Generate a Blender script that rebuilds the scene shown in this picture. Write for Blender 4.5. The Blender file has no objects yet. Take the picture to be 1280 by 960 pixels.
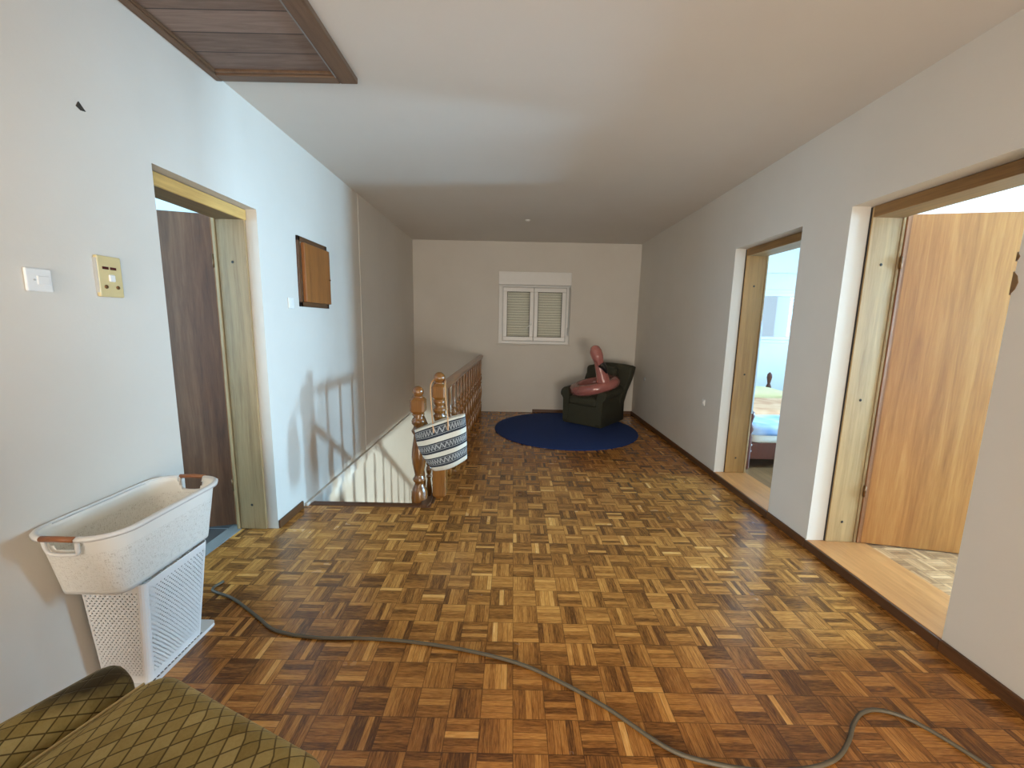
import bpy, bmesh, math, random
from mathutils import Vector, Matrix
random.seed(7)
C = bpy.context.scene.collection
PI = math.pi
XL, XR, YB, H = -1.537, 1.906, 6.236, 2.6
YR = -1.9          # rear wall behind the camera
ZD = 0.05          # finished floor level of the rooms on the right

# ------------------------------------------------------------------ mesh helpers
def bm_new():
    b = bmesh.new(); b.loops.layers.uv.new('UVMap'); return b

def box(b, x0, x1, y0, y1, z0, z1, bev=0.0, seg=2):
    t = bmesh.new()
    v = [t.verts.new((x, y, z)) for x in (x0, x1) for y in (y0, y1) for z in (z0, z1)]
    for f in ((0,1,3,2),(4,6,7,5),(0,4,5,1),(2,3,7,6),(0,2,6,4),(1,5,7,3)):
        t.faces.new([v[i] for i in f])
    bmesh.ops.recalc_face_normals(t, faces=t.faces)
    if bev > 0:
        bmesh.ops.bevel(t, geom=list(t.edges), offset=bev, segments=seg, profile=0.5, affect='EDGES')
    merge(b, t)

def merge(b, t, M=None):
    if M is not None: bmesh.ops.transform(t, matrix=M, verts=t.verts)
    uvb = b.loops.layers.uv.verify(); uvt = t.loops.layers.uv.verify()
    mp = {v: b.verts.new(v.co) for v in t.verts}
    for f in t.faces:
        try: nf = b.faces.new([mp[v] for v in f.verts])
        except ValueError: continue
        nf.smooth = f.smooth
        for l, m in zip(nf.loops, f.loops): l[uvb].uv = m[uvt].uv
    t.free()

def lathe(b, prof, cx=0, cy=0, seg=20, z0=0.0):
    """prof: list of (radius, z) bottom to top"""
    rings = []
    for r, z in prof:
        rings.append([b.verts.new((cx + r*math.cos(2*PI*i/seg), cy + r*math.sin(2*PI*i/seg), z0+z)) for i in range(seg)])
    for k in range(len(rings)-1):
        for i in range(seg):
            f = b.faces.new((rings[k][i], rings[k][(i+1)%seg], rings[k+1][(i+1)%seg], rings[k+1][i])); f.smooth = True
    b.faces.new(list(reversed(rings[0]))); b.faces.new(rings[-1])

def smooth_path(pts, n=8, closed=False):
    P = [Vector(p) for p in pts]; out = []
    N = len(P); rng = range(N if closed else N-1)
    for i in rng:
        if closed: p0, p1, p2, p3 = P[(i-1)%N], P[i], P[(i+1)%N], P[(i+2)%N]
        else: p0, p1, p2, p3 = P[max(i-1,0)], P[i], P[i+1], P[min(i+2,N-1)]
        for k in range(n):
            t = k/n
            out.append(0.5*((2*p1) + (p2-p0)*t + (2*p0-5*p1+4*p2-p3)*t*t + (3*p1-p0-3*p2+p3)*t**3))
    if not closed: out.append(P[-1])
    return out

def tube(b, pts, r, seg=8, closed=False, flat=1.0):
    """sweep; r number or list; flat scales the second axis"""
    P = [Vector(p) for p in pts]; N = len(P)
    rr = r if isinstance(r, (list, tuple)) else [r]*N
    rings = []; nrm = None
    for i in range(N):
        if closed: t = P[(i+1)%N]-P[(i-1)%N]
        else: t = P[min(i+1,N-1)]-P[max(i-1,0)]
        t.normalize()
        if nrm is None:
            a = Vector((0,0,1)) if abs(t.z) < .9 else Vector((1,0,0))
            nrm = (a - t*a.dot(t)).normalized()
        else:
            nrm = (nrm - t*nrm.dot(t)).normalized()
        bn = t.cross(nrm)
        rings.append([b.verts.new(P[i] + nrm*rr[i]*math.cos(2*PI*k/seg)*flat + bn*rr[i]*math.sin(2*PI*k/seg)) for k in range(seg)])
    M = N if closed else N-1
    for i in range(M):
        A, B = rings[i], rings[(i+1)%N]
        for k in range(seg):
            f = b.faces.new((A[k], A[(k+1)%seg], B[(k+1)%seg], B[k])); f.smooth = True
    if not closed:
        b.faces.new(list(reversed(rings[0]))); b.faces.new(rings[-1])

def loft(b, secs, closed=True, cap0=True, cap1=True, smooth=True, uv=None):
    """secs: list of lists of points with equal counts; uv(i,k)->(u,v)"""
    lay = b.loops.layers.uv.verify()
    R = [[b.verts.new(p) for p in s] for s in secs]
    n = len(R[0]); m = n if closed else n-1
    for i in range(len(R)-1):
        for k in range(m):
            k2 = (k+1) % n
            f = b.faces.new((R[i][k], R[i][k2], R[i+1][k2], R[i+1][k])); f.smooth = smooth
            if uv:
                idx = ((i,k),(i,k+1),(i+1,k+1),(i+1,k))
                for l, q in zip(f.loops, idx): l[lay].uv = uv(*q)
    if closed:
        if cap0: b.faces.new(list(reversed(R[0])))
        if cap1: b.faces.new(R[-1])
    return R

def rrect(x0, x1, y0, y1, r, n=5):
    """rounded rectangle outline, counter-clockwise"""
    pts = []
    for cx, cy, a0 in ((x1-r,y1-r,0),(x0+r,y1-r,PI/2),(x0+r,y0+r,PI),(x1-r,y0+r,1.5*PI)):
        for k in range(n+1):
            a = a0 + k/n*PI/2
            pts.append((cx+r*math.cos(a), cy+r*math.sin(a)))
    return pts

def prism(b, poly, axis, a0, a1):
    """extrude a 2D polygon along an axis (0,1,2)"""
    def P(p, a):
        if axis == 0: return (a, p[0], p[1])
        if axis == 1: return (p[0], a, p[1])
        return (p[0], p[1], a)
    A = [b.verts.new(P(p, a0)) for p in poly]; B = [b.verts.new(P(p, a1)) for p in poly]
    n = len(poly)
    fs = [b.faces.new(A), b.faces.new(B)] + [b.faces.new((A[i], A[(i+1)%n], B[(i+1)%n], B[i])) for i in range(n)]
    bmesh.ops.recalc_face_normals(b, faces=fs)

def obj(name, b, mat, parent=None, smooth=None, sub=0):
    bmesh.ops.recalc_face_normals(b, faces=b.faces)
    me = bpy.data.meshes.new(name); b.to_mesh(me); b.free()
    if smooth is not None:
        for p in me.polygons: p.use_smooth = smooth
    o = bpy.data.objects.new(name, me); C.objects.link(o)
    if mat is not None: me.materials.append(mat)
    if parent is not None: o.parent = parent
    if sub:
        m = o.modifiers.new('sub', 'SUBSURF'); m.levels = sub; m.render_levels = sub
    return o

def tag(o, label, cat, group=None, kind=None):
    o['label'] = label; o['category'] = cat
    if group: o['group'] = group
    if kind: o['kind'] = kind
    return o

def thing(name, label, cat, loc=(0,0,0), rz=0.0, group=None):
    o = bpy.data.objects.new(name, None); C.objects.link(o); o.empty_display_size = .1
    o.location = loc; o.rotation_euler = (0,0,rz)
    return tag(o, label, cat, group)

def struct(name, b, mat, parent=None, label=None, cat=None, **k):
    o = obj(name, b, mat, parent, **k)
    if parent is None:
        o['kind'] = 'structure'
        if label: o['label'] = label
        if cat: o['category'] = cat
    return o

def sempty(name, label, cat, loc=(0,0,0), rz=0.0):
    o = thing(name, label, cat, loc, rz); o['kind'] = 'structure'; return o

# ------------------------------------------------------------------ materials
class NT:
    def __init__(s, name):
        s.m = bpy.data.materials.new(name); s.m.use_nodes = True
        s.t = s.m.node_tree; s.n = s.t.nodes; s.l = s.t.links
        s.n.clear()
        s.out = s.n.new('ShaderNodeOutputMaterial'); s.p = s.n.new('ShaderNodeBsdfPrincipled')
        s.l.new(s.p.outputs[0], s.out.inputs[0])
    def node(s, typ, **kw):
        n = s.n.new(typ)
        for k, v in kw.items(): setattr(n, k, v)
        return n
    def set(s, sock, v):
        if hasattr(v, 'is_output'): s.l.new(v, sock)
        else: sock.default_value = v
    def math(s, op, a, b=None, c=None, clamp=False):
        n = s.n.new('ShaderNodeMath'); n.operation = op; n.use_clamp = clamp
        s.set(n.inputs[0], a)
        if b is not None: s.set(n.inputs[1], b)
        if c is not None: s.set(n.inputs[2], c)
        return n.outputs[0]
    def mix(s, f, a, b):
        n = s.n.new('ShaderNodeMix'); n.data_type = 'RGBA'
        s.set(n.inputs[0], f); s.set(n.inputs[6], col(a)); s.set(n.inputs[7], col(b))
        return n.outputs[2]
    def ramp(s, f, stops):
        n = s.n.new('ShaderNodeValToRGB'); s.set(n.inputs[0], f)
        e = n.color_ramp.elements
        while len(e) < len(stops): e.new(.5)
        for i, (p, c) in enumerate(stops): e[i].position = p; e[i].color = col(c)
        return n.outputs[0]
    def xyz(s, v):
        n = s.n.new('ShaderNodeSeparateXYZ'); s.set(n.inputs[0], v); return n.outputs
    def comb(s, x, y, z):
        n = s.n.new('ShaderNodeCombineXYZ'); s.set(n.inputs[0], x); s.set(n.inputs[1], y); s.set(n.inputs[2], z); return n.outputs[0]
    def coord(s, which='Object'): return s.n.new('ShaderNodeTexCoord').outputs[which]
    def mapping(s, v, scale=(1,1,1), loc=(0,0,0), rot=(0,0,0)):
        n = s.n.new('ShaderNodeMapping'); s.l.new(v, n.inputs[0])
        n.inputs['Scale'].default_value = scale; n.inputs['Location'].default_value = loc; n.inputs['Rotation'].default_value = rot
        return n.outputs[0]
    def noise(s, v, scale, detail=4, rough=.5, out=0, dist=0.0):
        n = s.n.new('ShaderNodeTexNoise'); s.set(n.inputs['Vector'], v); n.inputs['Scale'].default_value = scale
        n.inputs['Detail'].default_value = detail; n.inputs['Roughness'].default_value = rough; n.inputs['Distortion'].default_value = dist
        return n.outputs[out]
    def white(s, v):
        n = s.n.new('ShaderNodeTexWhiteNoise'); n.noise_dimensions = '3D'; s.set(n.inputs['Vector'], v); return n.outputs[0], n.outputs[1]
    def bump(s, h, strength=.2, dist=.01):
        n = s.n.new('ShaderNodeBump'); n.inputs['Strength'].default_value = strength; n.inputs['Distance'].default_value = dist
        s.set(n.inputs['Height'], h); s.l.new(n.outputs[0], s.p.inputs['Normal']); return n
    def base(s, c): s.set(s.p.inputs['Base Color'], col(c))
    def rough(s, r): s.set(s.p.inputs['Roughness'], r)

def col(c):
    if hasattr(c, 'is_output'): return c
    return (c[0], c[1], c[2], 1.0) if len(c) == 3 else c

def srgb(r, g, b):
    f = lambda x: (x/255/12.92) if x/255 <= .04045 else ((x/255+.055)/1.055)**2.4
    return (f(r), f(g), f(b))

def plain(name, c, rough=.5, metal=0, noise=0.0, scale=30, bump=0.0, coat=0.0):
    s = NT(name)
    if noise:
        n = s.noise(s.coord(), scale)
        s.base(s.mix(n, tuple(x*(1-noise) for x in c), tuple(min(1, x*(1+noise)) for x in c)))
        if bump: s.bump(n, bump, .003)
    else: s.base(c)
    s.rough(rough); s.p.inputs['Metallic'].default_value = metal
    s.p.inputs['Coat Weight'].default_value = coat
    return s.m

def plaster(name, c, dirt=(.62,.56,.46), amount=.18):
    s = NT(name); P = s.coord()
    fine = s.noise(P, 55, 5, .6); big = s.noise(P, 1.3, 4, .55); mid = s.noise(P, 7, 5, .6)
    d = s.math('MULTIPLY', s.math('SMOOTHSTEP', big, .48, .75) if False else s.math('MULTIPLY_ADD', big, 2.2, -.9, True), amount)
    base = s.mix(d, c, tuple(a*b for a, b in zip(c, dirt)))
    m2 = s.math('MULTIPLY_ADD', mid, .10, .0)
    base = s.mix(m2, base, tuple(x*.72 for x in c))
    s.base(base); s.rough(.85); s.p.inputs['Specular IOR Level'].default_value = .25
    h = s.math('ADD', fine, s.math('MULTIPLY', mid, 1.2))
    s.bump(h, .12, .004)
    return s.m

def wood(name, c1, c2, axis=2, scale=1.0, rough=.4, coat=0.0, stretch=14, c3=None, bump=.06, spec=.5):
    """grain running along the axis in object space"""
    s = NT(name); P = s.coord()
    sc = [stretch*scale]*3; sc[axis] = 1.0*scale
    v = s.mapping(P, tuple(sc))
    a = s.noise(v, 1.6, 6, .62, dist=.6); bb = s.noise(s.mapping(P, tuple(x*5 for x in sc)), 2.0, 4, .6)
    f = s.math('ADD', s.math('MULTIPLY', a, .72), s.math('MULTIPLY', bb, .28))
    stops = [(.30, c2), (.52, c1), (.72, c3 or tuple(min(1, x*1.25) for x in c1))]
    s.base(s.ramp(f, stops)); s.rough(rough)
    s.p.inputs['Coat Weight'].default_value = coat; s.p.inputs['Coat Roughness'].default_value = .2
    s.p.inputs['Specular IOR Level'].default_value = spec
    s.bump(bb, bump, .003)
    return s.m

def parquet(name, cell, ox, oy, stops, rough=(.24,.42), sq=.30, par=0.0, gapdark=.35):
    """mosaic parquet: squares of five fingers, direction alternating"""
    s = NT(name)
    pos = s.node('ShaderNodeNewGeometry').outputs['Position']
    x, y, z = s.xyz(pos)
    px = s.math('DIVIDE', s.math('SUBTRACT', x, ox), cell); py = s.math('DIVIDE', s.math('SUBTRACT', y, oy), cell)
    cx = s.math('FLOOR', px); cy = s.math('FLOOR', py); fx = s.math('FRACT', px); fy = s.math('FRACT', py)
    par_ = s.math('FLOORED_MODULO', s.math('ADD', s.math('ADD', cx, cy), par), 2.0)
    inv = s.math('SUBTRACT', 1.0, par_)
    # across the fingers: fy where par_=0 (fingers along x), fx where par_=1
    u = s.math('ADD', s.math('MULTIPLY', fy, inv), s.math('MULTIPLY', fx, par_))
    w = s.math('ADD', s.math('MULTIPLY', fx, inv), s.math('MULTIPLY', fy, par_))
    u5 = s.math('MULTIPLY', u, 5.0); fi = s.math('FLOOR', u5); fu = s.math('FRACT', u5)
    rv, rc = s.white(s.comb(cx, cy, fi)); rs, _ = s.white(s.comb(cx, cy, 77.0))
    rv2, _ = s.white(s.comb(s.math('ADD', cx, 31.0), cy, fi))
    # grain stretched along the finger, shifted per finger
    gv = s.comb(s.math('MULTIPLY', u5, 2.6), s.math('ADD', s.math('MULTIPLY', w, 1.1), s.math('MULTIPLY', rv, 40.0)), s.math('MULTIPLY', rv2, 60.0))
    g = s.noise(gv, 1.7, 5, .65, dist=.5)
    gf = s.noise(s.comb(s.math('MULTIPLY', u5, 9.0), s.math('MULTIPLY', w, 1.6), s.math('MULTIPLY', rv2, 50.0)), 2.4, 3, .6)
    big = s.noise(pos, .9, 3, .5)
    t = s.math('ADD', s.math('MULTIPLY', rv, .34), s.math('MULTIPLY', rs, sq))
    t = s.math('ADD', t, s.math('MULTIPLY', s.math('SUBTRACT', g, .5), .80))
    t = s.math('ADD', t, s.math('MULTIPLY', s.math('SUBTRACT', gf, .5), .62))
    t = s.math('ADD', t, s.math('MULTIPLY', s.math('SUBTRACT', big, .5), .30))
    pale = s.math('GREATER_THAN', rv2, .93)          # a few pale sapwood fingers
    t = s.math('ADD', t, s.math('MULTIPLY', pale, .24))
    c = s.ramp(t, stops)
    e1 = s.math('MINIMUM', fu, s.math('SUBTRACT', 1.0, fu))
    e2 = s.math('MINIMUM', w, s.math('SUBTRACT', 1.0, w)); e3 = s.math('MINIMUM', u, s.math('SUBTRACT', 1.0, u))
    e = s.math('MINIMUM', s.math('DIVIDE', e1, 5.0), s.math('MINIMUM', e2, e3))
    wide = s.math('LESS_THAN', s.math('MINIMUM', e2, e3), .013)
    gap = s.math('MAXIMUM', s.math('MULTIPLY', s.math('LESS_THAN', e, .009), s.math('MULTIPLY_ADD', rv, .6, .35)), s.math('MULTIPLY', wide, .85))
    c = s.mix(s.math('MULTIPLY', gap, 1-gapdark), c, (.020,.011,.005))
    s.base(c)
    rn = s.noise(pos, 5.0, 4, .6)
    s.rough(s.math('ADD', s.math('MULTIPLY_ADD', rn, rough[1]-rough[0], rough[0]), s.math('MULTIPLY', rv2, .07)))
    tilt = s.math('MULTIPLY', s.math('SUBTRACT', rv2, .5), s.math('SUBTRACT', fu, .5))
    h = s.math('ADD', s.math('MULTIPLY', gap, -.7), s.math('ADD', s.math('MULTIPLY', gf, .25), s.math('MULTIPLY', tilt, 1.1)))
    s.bump(h, .22, .0022)
    s.p.inputs['Specular IOR Level'].default_value = .5
    return s.m

def lozenge(name):
    """worn olive-gold velvet with a dark lozenge grid, uv in metres (u across, v along the facing)"""
    s = NT(name); u, v, _ = s.xyz(s.coord('UV'))
    P = s.coord()
    def line(sign):
        a = s.math('ADD', s.math('MULTIPLY', u, .819), s.math('MULTIPLY', v, .574*sign))
        fr = s.math('FRACT', s.math('DIVIDE', a, .036))
        d = s.math('MINIMUM', fr, s.math('SUBTRACT', 1.0, fr))
        return s.math('SUBTRACT', 1.0, s.math('DIVIDE', d, .072), None, True), s.math('FLOOR', s.math('DIVIDE', a, .036))
    l1, i1 = line(1); l2, i2 = line(-1)
    ln = s.math('MULTIPLY', s.math('MAXIMUM', l1, l2), 1.6, None, True)
    rv, _ = s.white(s.comb(i1, i2, 3.0))
    n = s.noise(P, 9, 4, .6); fine = s.noise(P, 160, 3, .7)
    t = s.math('ADD', s.math('MULTIPLY', rv, .35), s.math('ADD', s.math('MULTIPLY', n, .55), s.math('MULTIPLY', fine, .25)))
    c = s.ramp(t, [(.25, srgb(118,100,52)), (.55, srgb(156,136,80)), (.85, srgb(184,166,112))])
    c = s.mix(s.math('MULTIPLY', ln, .85), c, srgb(60,44,18))
    # worn greasy patch on the front tip of the arm (attribute-free: by object position)
    x, y, z = s.xyz(P)
    def dist(cx, cy, r):
        dx = s.math('SUBTRACT', x, cx); dy = s.math('SUBTRACT', y, cy)
        d = s.math('SQRT', s.math('ADD', s.math('MULTIPLY', dx, dx), s.math('MULTIPLY', s.math('MULTIPLY', dy, dy), .35)))
        return s.math('SUBTRACT', 1.0, s.math('DIVIDE', s.math('ADD', d, s.math('MULTIPLY', s.math('SUBTRACT', n, .5), .05)), r), None, True)
    st = s.math('MULTIPLY', dist(-.085, -.075, .085), 2.2, None, True)
    c = s.mix(s.math('MULTIPLY', st, .95), c, srgb(44,36,22))
    s.base(c); s.rough(.8); s.p.inputs['Sheen Weight'].default_value = .35; s.p.inputs['Sheen Roughness'].default_value = .4
    s.p.inputs['Sheen Tint'].default_value = (1,.9,.6,1)
    s.p.inputs['Specular IOR Level'].default_value = .2
    s.bump(s.math('ADD', s.math('MULTIPLY', ln, -.8), s.math('MULTIPLY', fine, .3)), .35, .004)
    return s.m

M = {}
M['wall'] = plaster('wall_plaster', (.64,.605,.545))
M['ceil'] = plaster('ceiling_plaster', (.61,.58,.535), amount=.12)
M['wall_side'] = plaster('side_room_plaster', (.82,.83,.82), amount=.05)
M['reveal'] = plaster('reveal_plaster', (.76,.75,.71), amount=.05)
M['floor'] = parquet('parquet_dark', .1155, .0275, 1.108,
    [(.02, srgb(90,55,24)), (.24, srgb(156,102,46)), (.46, srgb(196,136,66)), (.68, srgb(222,166,90)), (.98, srgb(248,206,138))], sq=.14, rough=(.10,.27))
M['floor_light'] = parquet('parquet_light', .1155, .02, 1.05,
    [(.05, srgb(120,82,52)), (.35, srgb(172,126,84)), (.65, srgb(204,158,112)), (.98, srgb(232,192,146))], sq=.25)
M['skirt'] = wood('skirting_wood', srgb(92,60,34), srgb(62,38,20), axis=1, rough=.45)
M['skirt_x'] = wood('skirting_wood_x', srgb(92,60,34), srgb(62,38,20), axis=0, rough=.45)
M['nosing'] = wood('nosing_wood', srgb(96,58,30), srgb(66,38,18), axis=0, rough=.4)
M['honey'] = wood('honey_laminate', srgb(188,126,72), srgb(164,104,54), axis=1, rough=.35, stretch=10)
M['thr_edge'] = wood('threshold_edge', srgb(84,54,30), srgb(58,36,18), axis=1, rough=.5)
M['jamb'] = wood('jamb_veneer', srgb(170,138,92), srgb(142,110,66), axis=2, rough=.5, stretch=22)
M['jamb_far'] = wood('jamb_veneer_far', srgb(160,118,62), srgb(134,96,46), axis=2, rough=.5, stretch=22)
M['jamb_y'] = wood('lintel_veneer', srgb(134,98,54), srgb(104,74,38), axis=1, rough=.5, stretch=20)
M['jamb_bath'] = wood('jamb_veneer_bath', srgb(158,130,90), srgb(126,100,64), axis=2, rough=.5, stretch=22)
M['lint_bath_lit'] = wood('lintel_veneer_bath_lit', srgb(198,158,92), srgb(176,136,74), axis=1, rough=.5, stretch=20)  # yellow light on the lintel face is put into this lighter tone
M['lint_dark'] = wood('lintel_veneer_dark', srgb(112,84,48), srgb(88,62,34), axis=1, rough=.5, stretch=20)
M['leaf'] = wood('door_leaf_veneer', srgb(182,118,56), srgb(152,90,38), axis=2, rough=.42, stretch=18, scale=.7, c3=srgb(202,142,76))
M['leaf_edge'] = wood('door_leaf_edge', srgb(150,98,56), srgb(120,72,38), axis=2, rough=.45)
M['leaf_dark'] = wood('dark_door_veneer', srgb(112,74,50), srgb(80,50,34), axis=2, rough=.28, stretch=14, c3=srgb(134,94,66))
M['stop'] = wood('door_stop_wood', srgb(168,140,98), srgb(130,100,62), axis=2, rough=.5)
M['black'] = plain('black_gap', (.012,.011,.010), .7)
M['screw'] = plain('dark_screw', (.03,.025,.02), .4, .6)
M['steel'] = plain('steel', (.55,.55,.55), .35, .9)
M['brass'] = plain('old_brass', srgb(120,84,50), .4, .7)
M['stone'] = plain('grey_stone', srgb(128,128,124), .35, 0, .15, 12)
M['pvc'] = plain('white_pvc', (.74,.73,.70), .35, 0, .03, 20)
M['pvc_grey'] = plain('grey_pvc', (.45,.45,.43), .5)
M['plastic'] = plain('white_plastic', (.74,.74,.72), .35)
M['yellowed'] = plain('yellowed_plastic', srgb(204,186,136), .4, 0, .06, 30)
M['red_lamp'] = plain('dark_red_lamp', srgb(74,20,14), .3)
M['hatch_frame'] = wood('hatch_frame_wood', srgb(104,80,60), srgb(76,54,38), axis=1, rough=.5)
M['hatch_frame_x'] = wood('hatch_frame_wood_x', srgb(104,80,60), srgb(76,54,38), axis=0, rough=.5)
M['turned'] = wood('varnished_turned_wood', srgb(138,92,42), srgb(98,62,28), axis=2, rough=.25, coat=.5, stretch=10)
M['turned_dark'] = wood('varnished_dark_wood', srgb(124,80,36), srgb(84,52,24), axis=2, rough=.25, coat=.5, stretch=10)
M['rail'] = wood('handrail_wood', srgb(136,84,42), srgb(98,58,28), axis=1, rough=.28, coat=.4)
M['navy'] = plain('navy_carpet', srgb(18,50,108), .95, 0, .25, 180, .6)
M['green'] = plain('dark_green_velour', srgb(50,50,36), .8, 0, .16, 40, .25)
M['cord'] = plain('grey_rubber', srgb(92,84,68), .55, 0, .1, 60)
M['lozenge'] = lozenge('lozenge_velvet')
M['piping'] = plain('velvet_piping', srgb(190,172,124), .8, 0, .1, 80)
M['gold_plain'] = plain('olive_velvet', srgb(120,102,56), .85, 0, .15, 60, .2)
M['handle_brown'] = plain('brown_plastic', srgb(148,94,58), .4, 0, .08, 60)
M['mattress'] = plain('mattress_cloth', srgb(226,222,210), .9, 0, .05, 60)
M['sheet'] = NT('blue_white_sheet').m
M['blanket'] = NT('orange_blanket').m
M['bedwood'] = wood('bed_wood', srgb(92,44,26), srgb(64,28,16), axis=2, rough=.35)
M['strap'] = plain('tan_leather', srgb(196,146,98), .5, 0, .08, 50)
M['dark_wire'] = plain('dark_wire', srgb(50,44,34), .6)

def setup_hatch():
    s = NT('hatch_planks'); P = s.coord(); x, y, z = s.xyz(P)
    k = s.math('DIVIDE', s.math('SUBTRACT', y, 1.788), .128); i = s.math('FLOOR', k); f = s.math('FRACT', k)
    gap = s.math('LESS_THAN', s.math('MINIMUM', f, s.math('SUBTRACT', 1.0, f)), .022)
    rv, _ = s.white(s.comb(i, 3.0, 1.0))
    n = s.noise(s.comb(s.math('MULTIPLY', x, 2.0), s.math('MULTIPLY', y, 26.0), i), 2.2, 6, .65, dist=.8)
    t = s.math('ADD', s.math('MULTIPLY', n, .75), s.math('MULTIPLY', rv, .25))
    c = s.ramp(t, [(.25, srgb(92,74,64)), (.55, srgb(124,106,96)), (.85, srgb(148,130,120))])
    s.base(s.mix(s.math('MULTIPLY', gap, .85), c, (.02,.014,.01))); s.rough(.6)
    s.bump(s.math('SUBTRACT', n, s.math('MULTIPLY', gap, 1.5)), .2, .004)
    M['hatch_panel'] = s.m
setup_hatch()

def setup_tiles():
    s = NT('bath_tiles'); pos = s.node('ShaderNodeNewGeometry').outputs['Position']; x, y, z = s.xyz(pos)
    f = lambda a, o: s.math('FRACT', s.math('DIVIDE', s.math('SUBTRACT', a, o), .30))
    fx, fy = f(x, -1.86), f(y, 2.485)
    g = s.math('LESS_THAN', s.math('MINIMUM', s.math('MINIMUM', fx, fy), s.math('SUBTRACT', 1.0, s.math('MAXIMUM', fx, fy))), .012)
    n = s.noise(pos, 6, 5, .6)
    s.base(s.mix(g, s.mix(n, srgb(58,54,52), srgb(96,90,86)), srgb(170,172,172))); s.rough(.3)
    M['tiles'] = s.m
    s = NT('bedroom_laminate'); pos = s.node('ShaderNodeNewGeometry').outputs['Position']; x, y, z = s.xyz(pos)
    k = s.math('DIVIDE', x, .12); i = s.math('FLOOR', k); fr = s.math('FRACT', k)
    n = s.noise(s.comb(s.math('MULTIPLY', x, 20.0), s.math('MULTIPLY', y, 1.5), i), 2, 5, .6)
    rv, _ = s.white(s.comb(i, s.math('FLOOR', s.math('ADD', s.math('DIVIDE', y, .9), s.math('MULTIPLY', i, .37))), 0.0))
    c = s.ramp(s.math('ADD', s.math('MULTIPLY', n, .7), s.math('MULTIPLY', rv, .3)), [(.2, srgb(104,70,44)), (.8, srgb(164,122,82))])
    s.base(s.mix(s.math('LESS_THAN', fr, .025), c, (.05,.03,.015))); s.rough(.3)
    M['laminate'] = s.m
setup_tiles()

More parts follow.
